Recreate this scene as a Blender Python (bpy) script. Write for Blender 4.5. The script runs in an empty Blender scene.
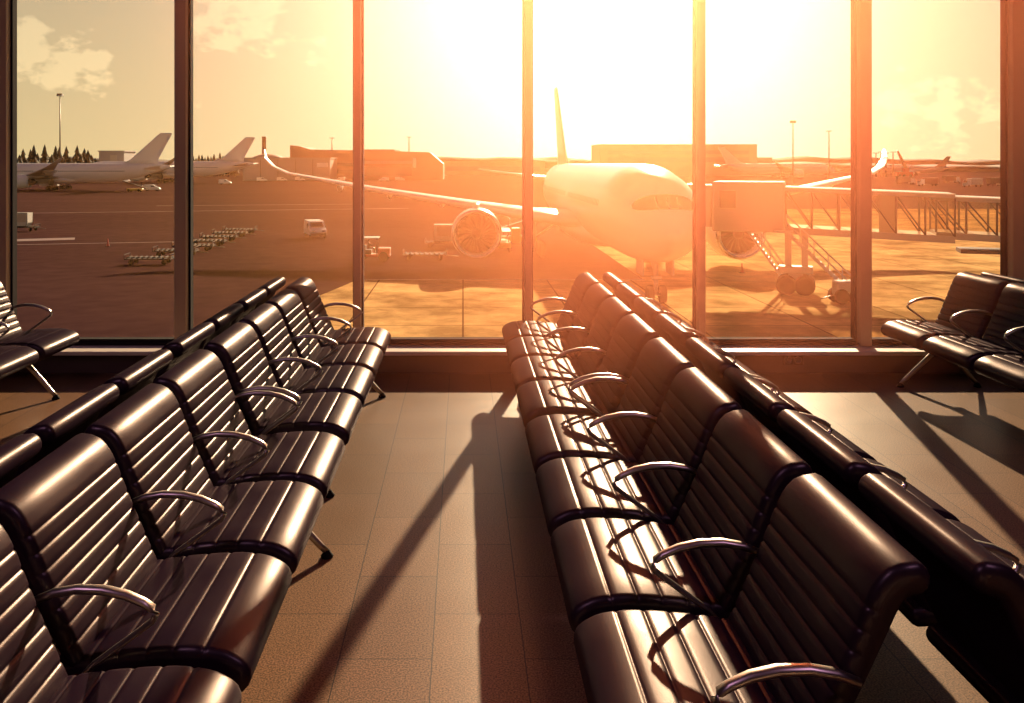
import bpy, math, random
from mathutils import Vector, Matrix
random.seed(7)
PI = math.pi
S = bpy.context.scene
COL = S.collection

# ------------------------------------------------------------------ camera
F = 930.0; W = 1024.0; HH = 703.0
VPX, VPY = 463.0, 163.0          # where the bench rows vanish = principal point of the cropped photo
EYE = 1.6
cam_d = bpy.data.cameras.new('camera'); cam = bpy.data.objects.new('camera', cam_d); COL.objects.link(cam)
cam.location = (0, 0, EYE); cam.rotation_euler = (PI/2, 0, 0)
cam_d.sensor_width = 36; cam_d.sensor_fit = 'HORIZONTAL'; cam_d.lens = 36*F/W
cam_d.shift_x = (W/2-VPX)/W; cam_d.shift_y = -(HH/2-VPY)/W
cam_d.clip_end = 20000; cam_d.clip_start = 0.05
S.camera = cam
S.view_settings.view_transform = 'Standard'; S.view_settings.look = 'None'
S.view_settings.gamma = 1; S.view_settings.use_curve_mapping = False
S.view_settings.exposure = 0.0

APRON = -6.8
SUN_AZ = math.radians(12.2); SUN_EL = math.radians(18.5)
SUN_DIR = Vector((math.sin(SUN_AZ)*math.cos(SUN_EL), math.cos(SUN_AZ)*math.cos(SUN_EL), math.sin(SUN_EL)))

# ------------------------------------------------------------------ node helpers
def new_mat(name):
    m = bpy.data.materials.new(name); m.use_nodes = True
    nt = m.node_tree; b = nt.nodes['Principled BSDF']
    return m, nt, b
def mat(name, col, rough=0.5, metal=0.0, spec=0.5, noise=0.0, nscale=20, bump=0.0, bscale=200, rnoise=0.0, coat=0.0):
    m, nt, b = new_mat(name)
    b.inputs['Base Color'].default_value = (*col, 1); b.inputs['Roughness'].default_value = rough
    b.inputs['Metallic'].default_value = metal; b.inputs['Specular IOR Level'].default_value = spec
    b.inputs['Coat Weight'].default_value = coat
    N = nt.nodes; L = nt.links
    if noise or bump or rnoise:
        tc = N.new('ShaderNodeTexCoord')
    if noise:
        n = N.new('ShaderNodeTexNoise'); n.inputs['Scale'].default_value = nscale; n.inputs['Detail'].default_value = 5
        L.new(tc.outputs['Object'], n.inputs['Vector'])
        r = N.new('ShaderNodeMix'); r.data_type = 'RGBA'
        r.inputs[6].default_value = (*[c*(1-noise) for c in col], 1); r.inputs[7].default_value = (*[min(1, c*(1+noise)) for c in col], 1)
        L.new(n.outputs['Fac'], r.inputs[0]); L.new(r.outputs[2], b.inputs['Base Color'])
    if rnoise:
        n = N.new('ShaderNodeTexNoise'); n.inputs['Scale'].default_value = nscale; n.inputs['Detail'].default_value = 4
        L.new(tc.outputs['Object'], n.inputs['Vector'])
        r = N.new('ShaderNodeMapRange'); r.inputs[3].default_value = max(0.05, rough-rnoise); r.inputs[4].default_value = rough+rnoise
        L.new(n.outputs['Fac'], r.inputs[0]); L.new(r.outputs[0], b.inputs['Roughness'])
    if bump:
        n = N.new('ShaderNodeTexNoise'); n.inputs['Scale'].default_value = bscale; n.inputs['Detail'].default_value = 3
        L.new(tc.outputs['Object'], n.inputs['Vector'])
        bp = N.new('ShaderNodeBump'); bp.inputs['Strength'].default_value = bump; bp.inputs['Distance'].default_value = 0.002
        L.new(n.outputs['Fac'], bp.inputs['Height']); L.new(bp.outputs[0], b.inputs['Normal'])
    return m
def emit_mat(name, col, strength):
    m, nt, b = new_mat(name)
    b.inputs['Base Color'].default_value = (*col, 1)
    b.inputs['Emission Color'].default_value = (*col, 1); b.inputs['Emission Strength'].default_value = strength
    return m

# ------------------------------------------------------------------ mesh builder
class MB:
    def __init__(s): s.v = []; s.f = []; s.flat = set()
    def add(s, vs, fs, flat=False):
        o = len(s.v); s.v += [tuple(v) for v in vs]
        for f in fs:
            if flat: s.flat.add(len(s.f))
            s.f.append(tuple(i+o for i in f))
        return s
    def box(s, x0, x1, y0, y1, z0, z1, M=None, bev=0.0):
        if bev > 0:
            return s.bbox(x0, x1, y0, y1, z0, z1, bev, M)
        vs = [Vector((x, y, z)) for z in (z0, z1) for y in (y0, y1) for x in (x0, x1)]
        if M is not None: vs = [M @ v for v in vs]
        return s.add(vs, [(0, 2, 3, 1), (4, 5, 7, 6), (0, 1, 5, 4), (2, 6, 7, 3), (0, 4, 6, 2), (1, 3, 7, 5)], True)
    def bbox(s, x0, x1, y0, y1, z0, z1, b, M=None):
        # box with chamfered edges: three stacked rings of eight points at top and bottom
        b = min(b, (x1-x0)/2.01, (y1-y0)/2.01, (z1-z0)/2.01)
        def ring(z, i):
            X0, X1, Y0, Y1 = x0+i, x1-i, y0+i, y1-i
            c = b
            return [Vector(p) for p in ((X0+c, Y0, z), (X1-c, Y0, z), (X1, Y0+c, z), (X1, Y1-c, z), (X1-c, Y1, z), (X0+c, Y1, z), (X0, Y1-c, z), (X0, Y0+c, z))]
        b2 = b*0.999
        rs = [ring(z0, b2*0.6), ring(z0+b, 0), ring(z1-b, 0), ring(z1, b2*0.6)]
        if M is not None: rs = [[M @ v for v in r] for r in rs]
        return s.loft(rs, flat=True)
    def loft(s, rings, closed=True, caps=True, flat=False):
        n = len(rings[0]); vs = [v for r in rings for v in r]; fs = []
        for i in range(len(rings)-1):
            for j in range(n if closed else n-1):
                k = (j+1) % n
                fs.append((i*n+j, i*n+k, (i+1)*n+k, (i+1)*n+j))
        if caps and closed:
            fs.append(tuple(range(n-1, -1, -1))); fs.append(tuple((len(rings)-1)*n+j for j in range(n)))
        return s.add(vs, fs, flat)
    def tube(s, pts, r, n=8, ell=None, up=Vector((0, 0, 1)), caps=True):
        pts = [Vector(p) for p in pts]; rings = []
        for i, p in enumerate(pts):
            t = (pts[min(i+1, len(pts)-1)]-pts[max(i-1, 0)]).normalized()
            a = t.cross(up)
            if a.length < 1e-3: a = t.cross(Vector((1, 0, 0)))
            a.normalize(); b = a.cross(t).normalized()
            rr = r[i] if isinstance(r, (list, tuple)) else r
            ra, rb = (rr, rr) if ell is None else (rr*ell[0], rr*ell[1])
            rings.append([p+a*(ra*math.cos(2*PI*k/n))+b*(rb*math.sin(2*PI*k/n)) for k in range(n)])
        return s.loft(rings, caps=caps)
    def rev(s, prof, o=(0, 0, 0), axis='z', n=16, caps=False, M=None):
        rings = []
        for r, h in prof:
            ring = []
            for k in range(n):
                c, sn = r*math.cos(2*PI*k/n), r*math.sin(2*PI*k/n)
                p = {'z': (c, sn, h), 'y': (c, h, sn), 'x': (h, c, sn)}[axis]
                p = Vector(p)+Vector(o)
                ring.append(M @ p if M is not None else p)
            rings.append(ring)
        return s.loft(rings, caps=caps)
    def prism(s, poly, a0, a1, plane='yz', M=None, flat=True):
        # poly in the given plane, extruded along the remaining axis from a0 to a1
        def P(u, w, a): return Vector({'yz': (a, u, w), 'xz': (u, a, w), 'xy': (u, w, a)}[plane])
        rs = [[P(u, w, a) for u, w in poly] for a in (a0, a1)]
        if M is not None: rs = [[M @ v for v in r] for r in rs]
        return s.loft(rs, flat=flat)
    def mesh(s, name, m, smooth=True):
        me = bpy.data.meshes.new(name); me.from_pydata(s.v, [], s.f)
        for x in (m if isinstance(m, (list, tuple)) else [m]): me.materials.append(x)
        me.validate()
        import bmesh
        bm = bmesh.new(); bm.from_mesh(me); bmesh.ops.recalc_face_normals(bm, faces=bm.faces); bm.to_mesh(me); bm.free()
        if smooth:
            fl = s.flat
            me.polygons.foreach_set('use_smooth', [i not in fl for i in range(len(me.polygons))])
        me.update(); return me
    def build(s, name, m, parent=None, loc=None, smooth=True):
        return link(name, s.mesh(name, m, smooth), parent, loc)
def link(name, me, parent=None, loc=None, rz=None):
    o = bpy.data.objects.new(name, me); COL.objects.link(o)
    if parent: o.parent = parent
    if loc is not None: o.location = loc
    if rz is not None: o.rotation_euler = (0, 0, rz)
    return o
def tag(o, label, cat, group=None, kind=None):
    o['label'] = label
    if cat: o['category'] = cat
    if group: o['group'] = group
    if kind: o['kind'] = kind
    return o
def empty(name, loc, label, cat, group=None, rz=0):
    o = bpy.data.objects.new(name, None); COL.objects.link(o); o.location = loc; o.rotation_euler = (0, 0, rz)
    o.empty_display_size = 0.2
    return tag(o, label, cat, group)
def struct(name, b, m, label=None, smooth=False):
    o = b.build(name, m, smooth=smooth); o['kind'] = 'structure'
    if label: o['label'] = label
    return o
def copy_tree(o, parent=None):
    c = o.copy(); COL.objects.link(c); c.parent = parent
    for ch in [x for x in o.children]: copy_tree(ch, c)
    return c

# ------------------------------------------------------------------ materials
def leather_material():
    # satin leather: near-black hide with a thin, even surface gloss and a fine grain
    m = bpy.data.materials.new('black_leather'); m.use_nodes = True; nt = m.node_tree; nt.nodes.clear(); N = nt.nodes; L = nt.links
    o = N.new('ShaderNodeOutputMaterial'); d = N.new('ShaderNodeBsdfDiffuse'); g = N.new('ShaderNodeBsdfGlossy'); mx = N.new('ShaderNodeMixShader')
    d.inputs['Color'].default_value = (0.012, 0.005, 0.011, 1); g.inputs['Color'].default_value = (1, 0.86, 0.84, 1)
    tc = N.new('ShaderNodeTexCoord'); n = N.new('ShaderNodeTexNoise'); n.inputs['Scale'].default_value = 9; n.inputs['Detail'].default_value = 5
    L.new(tc.outputs['Object'], n.inputs['Vector'])
    r = N.new('ShaderNodeMapRange'); r.inputs[3].default_value = 0.27; r.inputs[4].default_value = 0.40; L.new(n.outputs['Fac'], r.inputs[0]); L.new(r.outputs[0], g.inputs['Roughness'])
    n2 = N.new('ShaderNodeTexNoise'); n2.inputs['Scale'].default_value = 320; n2.inputs['Detail'].default_value = 2; L.new(tc.outputs['Object'], n2.inputs['Vector'])
    b = N.new('ShaderNodeBump'); b.inputs['Strength'].default_value = 0.12; b.inputs['Distance'].default_value = 0.002; L.new(n2.outputs['Fac'], b.inputs['Height'])
    L.new(b.outputs[0], g.inputs['Normal'])
    lw = N.new('ShaderNodeLayerWeight'); lw.inputs['Blend'].default_value = 0.12
    f = N.new('ShaderNodeMapRange'); f.inputs[3].default_value = 0.027; f.inputs[4].default_value = 0.065; L.new(lw.outputs['Fresnel'], f.inputs[0])
    L.new(f.outputs[0], mx.inputs[0]); L.new(d.outputs[0], mx.inputs[1]); L.new(g.outputs[0], mx.inputs[2]); L.new(mx.outputs[0], o.inputs['Surface'])
    return m
M_leather = leather_material()
M_alu = mat('satin_aluminium', (0.34, 0.30, 0.27), 0.34, metal=1.0)
M_steel = mat('dark_steel', (0.10, 0.09, 0.09), 0.40, metal=0.9)
M_rubber = mat('rubber', (0.012, 0.011, 0.012), 0.85, spec=0.1)
M_matte = mat('matte_steel_paint', (0.035, 0.028, 0.030), 0.9, spec=0.1)
M_white = mat('aircraft_white', (0.78, 0.76, 0.74), 0.32, spec=0.5)
M_grey = mat('aircraft_grey', (0.33, 0.32, 0.33), 0.4)
M_dark = mat('dark_paint', (0.03, 0.025, 0.028), 0.45)
M_mask = mat('cockpit_glass', (0.012, 0.012, 0.014), 0.12, spec=0.6)
M_metal = mat('bare_metal', (0.62, 0.60, 0.58), 0.25, metal=1.0)
M_titan = mat('fan_titanium', (0.05, 0.045, 0.045), 0.45, metal=0.4)
M_frame = mat('bronze_frame', (0.50, 0.36, 0.22), 0.5, metal=0.2)
M_gasket = mat('gasket', (0.02, 0.014, 0.015), 0.95, spec=0.05)
M_sill = mat('sill_laminate', (0.52, 0.45, 0.40), 0.4)
M_kick = mat('kick_panel', (0.045, 0.022, 0.026), 0.5)
M_wall = mat('plum_wall', (0.10, 0.06, 0.085), 0.7)
M_ceil = mat('ceiling_grey', (0.14, 0.10, 0.13), 0.8)
M_rust = mat('brick_red_cladding', (0.30, 0.13, 0.09), 0.7, noise=0.25, nscale=0.2)
M_tan = mat('pale_cladding', (0.42, 0.36, 0.30), 0.7, noise=0.15, nscale=0.2)
M_greyclad = mat('grey_cladding', (0.30, 0.27, 0.27), 0.7)
M_conifer = mat('conifer_green', (0.022, 0.026, 0.014), 0.9, noise=0.4, nscale=0.6)
M_hill = mat('wooded_hill', (0.05, 0.042, 0.03), 0.95, noise=0.4, nscale=0.02)
M_yellow = mat('hi_vis_yellow', (0.55, 0.36, 0.04), 0.5)
M_red = mat('signal_red', (0.45, 0.05, 0.03), 0.5)
M_vanwhite = mat('van_white', (0.75, 0.73, 0.71), 0.3, coat=0.5)
M_window = mat('dark_window', (0.02, 0.018, 0.02), 0.1, spec=0.6)
M_ulds = mat('container_aluminium', (0.48, 0.46, 0.44), 0.45, metal=0.4)
M_lamp = emit_mat('tail_lamp_red', (0.8, 0.05, 0.02), 0.6)

def floor_material():
    m, nt, b = new_mat('granite_tile'); N = nt.nodes; L = nt.links
    tc = N.new('ShaderNodeTexCoord')
    mp = N.new('ShaderNodeMapping'); mp.inputs['Rotation'].default_value = (0, 0, PI/2); mp.inputs['Location'].default_value = (0, 0.10, 0)
    L.new(tc.outputs['Object'], mp.inputs['Vector'])
    br = N.new('ShaderNodeTexBrick'); br.offset = 0.5; br.offset_frequency = 2
    br.inputs['Scale'].default_value = 1; br.inputs['Brick Width'].default_value = 0.60; br.inputs['Row Height'].default_value = 0.30
    br.inputs['Mortar Size'].default_value = 0.0022; br.inputs['Mortar Smooth'].default_value = 0.2
    br.inputs['Color1'].default_value = (0.165, 0.085, 0.045, 1); br.inputs['Color2'].default_value = (0.132, 0.068, 0.037, 1); br.inputs['Mortar'].default_value = (0.03, 0.018, 0.015, 1)
    L.new(mp.outputs[0], br.inputs['Vector'])
    n = N.new('ShaderNodeTexNoise'); n.inputs['Scale'].default_value = 170; n.inputs['Detail'].default_value = 2
    L.new(tc.outputs['Object'], n.inputs['Vector'])
    mr = N.new('ShaderNodeMapRange'); mr.inputs[1].default_value = 0.36; mr.inputs[2].default_value = 0.64; mr.inputs[3].default_value = 0.35; mr.inputs[4].default_value = 1.5
    L.new(n.outputs['Fac'], mr.inputs[0])
    mx = N.new('ShaderNodeMix'); mx.data_type = 'RGBA'; mx.blend_type = 'MULTIPLY'; mx.inputs[0].default_value = 1
    L.new(br.outputs['Color'], mx.inputs[6]); L.new(mr.outputs[0], mx.inputs[7]); L.new(mx.outputs[2], b.inputs['Base Color'])
    n2 = N.new('ShaderNodeTexNoise'); n2.inputs['Scale'].default_value = 3.5; n2.inputs['Detail'].default_value = 4
    L.new(tc.outputs['Object'], n2.inputs['Vector'])
    m2 = N.new('ShaderNodeMapRange'); m2.inputs[3].default_value = 0.31; m2.inputs[4].default_value = 0.37
    L.new(n2.outputs['Fac'], m2.inputs[0]); L.new(m2.outputs[0], b.inputs['Roughness'])
    b.inputs['Specular IOR Level'].default_value = 0.10
    return m
M_floor = floor_material()

def apron_material():
    m, nt, b = new_mat('apron_surface'); N = nt.nodes; L = nt.links
    tc = N.new('ShaderNodeTexCoord')
    n = N.new('ShaderNodeTexNoise'); n.inputs['Scale'].default_value = 0.05; n.inputs['Detail'].default_value = 6
    mp = N.new('ShaderNodeMapping'); mp.inputs['Scale'].default_value = (0.25, 1.0, 1); mp.inputs['Rotation'].default_value = (0, 0, -0.2)
    L.new(tc.outputs['Object'], mp.inputs['Vector']); L.new(mp.outputs[0], n.inputs['Vector'])
    n2 = N.new('ShaderNodeTexNoise'); n2.inputs['Scale'].default_value = 0.6; n2.inputs['Detail'].default_value = 6
    L.new(tc.outputs['Object'], n2.inputs['Vector'])
    a = N.new('ShaderNodeMath'); a.operation = 'ADD'; L.new(n.outputs['Fac'], a.inputs[0]); L.new(n2.outputs['Fac'], a.inputs[1])
    cr = N.new('ShaderNodeMapRange'); cr.inputs[1].default_value = 0.7; cr.inputs[2].default_value = 1.3; cr.inputs[3].default_value = 0.0; cr.inputs[4].default_value = 1.0
    L.new(a.outputs[0], cr.inputs[0])
    mx = N.new('ShaderNodeMix'); mx.data_type = 'RGBA'
    mx.inputs[6].default_value = (0.040, 0.0185, 0.021, 1); mx.inputs[7].default_value = (0.070, 0.034, 0.033, 1)
    L.new(cr.outputs[0], mx.inputs[0]); L.new(mx.outputs[2], b.inputs['Base Color'])
    b.inputs['Roughness'].default_value = 0.9; b.inputs['Specular IOR Level'].default_value = 0.0
    return m
M_apron = apron_material()
def concrete_material():
    m, nt, b = new_mat('stand_concrete'); N = nt.nodes; L = nt.links
    tc = N.new('ShaderNodeTexCoord')
    br = N.new('ShaderNodeTexBrick'); br.offset = 0.0
    br.inputs['Scale'].default_value = 1; br.inputs['Brick Width'].default_value = 6; br.inputs['Row Height'].default_value = 6; br.inputs['Mortar Size'].default_value = 0.05
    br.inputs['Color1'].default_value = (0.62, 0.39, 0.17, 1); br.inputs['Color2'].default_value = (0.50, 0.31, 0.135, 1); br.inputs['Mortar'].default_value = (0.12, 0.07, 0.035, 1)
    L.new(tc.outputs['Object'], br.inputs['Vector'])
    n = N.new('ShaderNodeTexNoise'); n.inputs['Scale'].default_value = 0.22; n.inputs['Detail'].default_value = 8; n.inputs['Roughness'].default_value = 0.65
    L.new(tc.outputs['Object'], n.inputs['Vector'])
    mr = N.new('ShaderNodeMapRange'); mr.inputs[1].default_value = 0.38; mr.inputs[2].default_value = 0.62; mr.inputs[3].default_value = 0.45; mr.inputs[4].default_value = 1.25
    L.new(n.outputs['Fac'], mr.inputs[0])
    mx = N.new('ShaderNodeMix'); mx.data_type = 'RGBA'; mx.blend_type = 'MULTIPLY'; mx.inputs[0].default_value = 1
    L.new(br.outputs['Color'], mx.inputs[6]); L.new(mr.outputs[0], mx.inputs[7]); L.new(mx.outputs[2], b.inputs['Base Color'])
    b.inputs['Roughness'].default_value = 0.8; b.inputs['Specular IOR Level'].default_value = 0.0
    return m
M_conc = concrete_material()
M_line = mat('marking_paint', (0.17, 0.10, 0.10), 0.6, noise=0.3, nscale=1.5)

def fuselage_material(name, belly=(0.78, 0.76, 0.74)):
    # white paint with a row of small dark cabin windows along both sides (object space: y along the hull)
    m, nt, b = new_mat(name); N = nt.nodes; L = nt.links
    tc = N.new('ShaderNodeTexCoord'); sp = N.new('ShaderNodeSeparateXYZ'); L.new(tc.outputs['Object'], sp.inputs[0])
    def math_(op, a, v=None, w=None):
        k = N.new('ShaderNodeMath'); k.operation = op
        for i, x in enumerate((a, v, w)):
            if x is None: continue
            if isinstance(x, (int, float)): k.inputs[i].default_value = x
            else: L.new(x, k.inputs[i])
        return k.outputs[0]
    fr = math_('MODULO', sp.outputs['Y'], 0.62)
    w1 = math_('LESS_THAN', fr, 0.26)
    z1 = math_('COMPARE', sp.outputs['Z'], 0.55, 0.2)
    y1 = math_('COMPARE', sp.outputs['Y'], 31.0, 22.5)
    y2 = math_('GREATER_THAN', math_('ABSOLUTE', math_('SUBTRACT', sp.outputs['Y'], 27.0)), 0.9)
    mask = math_('MULTIPLY', math_('MULTIPLY', w1, z1), math_('MULTIPLY', y1, y2))
    mx = N.new('ShaderNodeMix'); mx.data_type = 'RGBA'
    mx.inputs[6].default_value = (*belly, 1); mx.inputs[7].default_value = (0.03, 0.028, 0.032, 1)
    L.new(mask, mx.inputs[0]); L.new(mx.outputs[2], b.inputs['Base Color'])
    b.inputs['Roughness'].default_value = 0.3
    return m
M_hull = fuselage_material('hull_paint')

def glass_material():
    m = bpy.data.materials.new('clear_glazing'); m.use_nodes = True; nt = m.node_tree; nt.nodes.clear()
    o = nt.nodes.new('ShaderNodeOutputMaterial'); t = nt.nodes.new('ShaderNodeBsdfTransparent')
    t.inputs['Color'].default_value = (0.985, 0.97, 0.95, 1)
    nt.links.new(t.outputs[0], o.inputs['Surface']); return m
M_glass = glass_material()
def tunnel_glass():
    m = bpy.data.materials.new('bridge_glazing'); m.use_nodes = True; nt = m.node_tree; nt.nodes.clear()
    o = nt.nodes.new('ShaderNodeOutputMaterial'); t = nt.nodes.new('ShaderNodeBsdfTransparent'); t.inputs['Color'].default_value = (0.88, 0.78, 0.66, 1)
    g = nt.nodes.new('ShaderNodeBsdfGlossy'); g.inputs['Roughness'].default_value = 0.1; g.inputs['Color'].default_value = (0.8, 0.75, 0.7, 1)
    mx = nt.nodes.new('ShaderNodeMixShader'); mx.inputs[0].default_value = 0.05
    nt.links.new(t.outputs[0], mx.inputs[1]); nt.links.new(g.outputs[0], mx.inputs[2]); nt.links.new(mx.outputs[0], o.inputs['Surface'])
    return m
M_tglass = tunnel_glass()
def veil_material(name, col, dens, g):
    m = bpy.data.materials.new(name); m.use_nodes = True; nt = m.node_tree; nt.nodes.clear()
    o = nt.nodes.new('ShaderNodeOutputMaterial'); v = nt.nodes.new('ShaderNodeVolumeScatter')
    v.inputs['Color'].default_value = (*col, 1); v.inputs['Density'].default_value = dens; v.inputs['Anisotropy'].default_value = g
    ab = nt.nodes.new('ShaderNodeVolumeAbsorption'); ab.inputs['Color'].default_value = (*col, 1); ab.inputs['Density'].default_value = dens
    # the added volume thins out softly towards its edge
    tc = nt.nodes.new('ShaderNodeTexCoord'); ln = nt.nodes.new('ShaderNodeVectorMath'); ln.operation = 'DOT_PRODUCT'
    nt.links.new(tc.outputs['Object'], ln.inputs[0]); nt.links.new(tc.outputs['Object'], ln.inputs[1])
    mr = nt.nodes.new('ShaderNodeMapRange'); mr.inputs[1].default_value = 0.0; mr.inputs[2].default_value = 1.0; mr.inputs[3].default_value = dens; mr.inputs[4].default_value = 0.0
    nt.links.new(ln.outputs['Value'], mr.inputs[0])
    nt.links.new(mr.outputs[0], v.inputs['Density']); nt.links.new(mr.outputs[0], ab.inputs['Density'])
    ad = nt.nodes.new('ShaderNodeAddShader'); nt.links.new(v.outputs[0], ad.inputs[0]); nt.links.new(ab.outputs[0], ad.inputs[1])
    nt.links.new(ad.outputs[0], o.inputs['Volume']); return m

# ------------------------------------------------------------------ room
HEAD = 4.6
WIN = 7.20                        # inner face of the window wall
XL, XR, YB, CZ = -6.4, 7.0, -5.0, 5.2
struct('floor', MB().box(XL, XR, YB, WIN+0.1, -0.2, 0), M_floor, 'speckled granite tile floor of the departure lounge')
struct('ceiling', MB().box(XL, XR, YB, WIN+0.3, CZ, CZ+0.2), M_ceil)
struct('wall_left', MB().box(XL-0.2, XL, YB, WIN+0.3, 0, CZ), M_wall)
struct('wall_right', MB().box(XR, XR+0.2, YB, WIN+0.3, 0, CZ), M_wall)
M_cream = mat('cream_wall', (0.62, 0.50, 0.40), 0.7)
struct('wall_back', MB().box(XL, XR, YB-0.2, YB, 0, CZ), M_cream)  # unseen wall coloured cream to bounce light onto the mullion fronts
struct('wall_front_blocker', MB().box(XL, -3.62, WIN+0.06, WIN+0.16, 0.18, HEAD), M_wall)  # unseen solid bay added to cut sky reflections from the left
struct('wall_front', MB().box(XL, XR, WIN-0.13, WIN+0.2, -0.2, 0.150), M_kick, 'dark low wall below the windows')
struct('trim_1', MB().box(XL, XR, WIN-0.20, WIN+0.14, 0.150, 0.180, bev=0.006), M_sill, 'pale window sill board along the low wall')
struct('trim_2', MB().box(XL, XR, WIN+0.06, WIN+0.14, 0.180, 0.226).box(XL, XR, WIN+0.03, WIN+0.06, 0.180, 0.200), M_gasket, 'dark bottom rail of the window frames')
struct('trim_3', MB().box(XL, XR, WIN, WIN+0.16, HEAD, CZ), M_wall)
MULL = [-3.58, -2.19, -0.82, 0.507, 1.85, 3.12, 4.30, 5.55, 6.75]
for i, x in enumerate(MULL):
    wide = x in (-3.58, -2.19, 3.12, 4.30)
    w = 0.045 if wide else 0.028
    b = MB()
    b.box(x-w, x+w, WIN-0.005, WIN+0.10, 0.180, HEAD, bev=0.004)      # front cap
    t = struct('trim_%d' % (4+2*i), b, M_frame, 'bronze window mullion')
    b = MB(); q = w+(0.018 if wide else 0.013)
    b.box(x-q, x-w*0.35, WIN+0.065, WIN+0.135, 0.226, HEAD); b.box(x+w*0.35, x+q, WIN+0.065, WIN+0.135, 0.226, HEAD)
    b.box(x-w*0.7, x+w*0.7, WIN+0.10, WIN+0.16, 0.180, HEAD)
    struct('trim_%d' % (5+2*i), b, M_gasket, 'dark glazing bead beside a window mullion')
for i in range(len(MULL)-1):
    o = struct('window_%d' % (i+1), MB().box(MULL[i]+0.03, MULL[i+1]-0.03, WIN+0.085, WIN+0.097, 0.222, HEAD), M_glass, 'tall clear glass pane')
# power socket on the low wall
so = empty('power_socket', ((793-VPX)*7.07/F, WIN-0.13, 0.105), 'small round twin power socket on the dark low wall below the windows', 'socket')
MB().box(-0.075, 0.075, -0.008, 0.0, -0.038, 0.038, bev=0.003).build('face_plate', M_gasket, so)
for dx in (-0.035, 0.035):
    MB().rev([(0.028, -0.008), (0.028, -0.012), (0.022, -0.012), (0.020, -0.009), (0.0005, -0.009)], (dx, 0, 0), 'y', 16).build('outlet', M_steel, so)

# ------------------------------------------------------------------ benches
PITCH = 0.63
def sling(center, thick, seams, pillow, width, cap_front=True, inset_list=None, groove=0.006):
    """Channelled upholstered slab: a centre line in (u, z) with thickness, swept along v with softly rounded sides."""
    # resample centre line
    pts = [Vector((a, b)) for a, b in center]
    def cat(i, t):
        p0, p1, p2, p3 = pts[max(i-1, 0)], pts[i], pts[i+1], pts[min(i+2, len(pts)-1)]
        return 0.5*((2*p1)+(p2-p0)*t+(2*p0-5*p1+4*p2-p3)*t*t+(3*p1-p0-3*p2+p3)*t**3)
    dense = [cat(i, k/24) for i in range(len(pts)-1) for k in range(24)]+[pts[-1]]
    acc = [0]
    for i in range(1, len(dense)): acc.append(acc[-1]+(dense[i]-dense[i-1]).length)
    LEN = acc[-1]
    def at(s):
        s = min(max(s, 0), LEN)
        for i in range(1, len(acc)):
            if acc[i] >= s:
                t = (s-acc[i-1])/max(acc[i]-acc[i-1], 1e-9); return dense[i-1].lerp(dense[i], t)
        return dense[-1]
    def nrm(s):
        d = at(s+0.012)-at(s-0.012); d.normalize(); return Vector((-d.y, d.x))
    def th(s):
        t = s/LEN
        return thick[0]+(thick[1]-thick[0])*t
    ss = set()
    K = 26
    for k in range(K+1): ss.add(round(LEN*k/K, 4))
    for q in seams:
        for d in (-0.0075, -0.0035, -0.001, 0.001, 0.0035, 0.0075): ss.add(round(q+d, 4))
        ss = {x for x in ss if not any(abs(x-y) < 0.0022 and x != y and x in [round(LEN*k/K, 4) for k in range(K+1)] for y in (q-0.0075, q-0.0035, q-0.001, q+0.001, q+0.0035, q+0.0075))}
    ss = sorted(x for x in ss if 0 <= x <= LEN)
    def gr(s):
        g = 0
        for q in seams:
            d = abs(s-q)
            if d < 0.0075: g = max(g, groove*(1-d/0.0075)**1.2)
        return g
    def pil(s):
        sm = [min(seams)-(seams[1]-seams[0])]+list(seams) if seams else []
        for a, b in zip(sm, sm[1:]):
            if a <= s <= b: return pillow*math.sin(PI*(s-a)/(b-a))
        return 0
    def section(ins):
        top, bot = [], []
        for s in ss:
            c = at(s); n = nrm(s); h = max(th(s)/2-ins, 0.004)
            g = gr(s) if ins < th(s)*0.3 else gr(s)*0.4
            top.append(c+n*(h-g+pil(s))); bot.append(c-n*h)
        def cap(s, sgn):
            c = at(s); n = nrm(s); d = Vector((n.y, -n.x))*sgn; h = max(th(s)/2-ins, 0.004)
            e = max(h*1.0, 0.004)
            return [c+n*(h*math.cos(a))+d*(e*math.sin(a)) for a in (PI*k/8 for k in range(1, 8))]
        return top+cap(LEN, 1)+bot[::-1]+cap(0, -1)[::-1]
    prof = []
    R = 0.024
    for a in (0, 22, 45, 67, 90):
        prof.append((R*(1-math.sin(math.radians(a))), R*(1-math.cos(math.radians(a)))))
    rings = []
    vs = []
    for ins, v in [(p[0], p[1]) for p in prof]: vs.append((ins, v))
    mid = [(0.0, width*f) for f in (0.25, 0.5, 0.75)]
    seq = vs+mid+[(i, width-v) for i, v in reversed(vs)]
    for ins, v in seq:
        rings.append([Vector((p.x, v, p.y)) for p in section(ins)])
    b = MB(); b.loft(rings); return b
SEAT_W = 0.574
seat_c = [(0.048, 0.362), (0.085, 0.381), (0.16, 0.392), (0.29, 0.390), (0.40, 0.381), (0.455, 0.373)]
seat_s = [0.075+0.066*k for k in range(5)]
seat_mesh = sling(seat_c, (0.098, 0.058), seat_s, 0.0008, SEAT_W, groove=0.0035).mesh('seat', M_leather)
back_c = [(0.425, 0.400), (0.458, 0.470), (0.502, 0.565), (0.541, 0.655), (0.566, 0.712), (0.592, 0.747), (0.624, 0.757)]
back_s = [0.038+0.047*k for k in range(7)]
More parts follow.
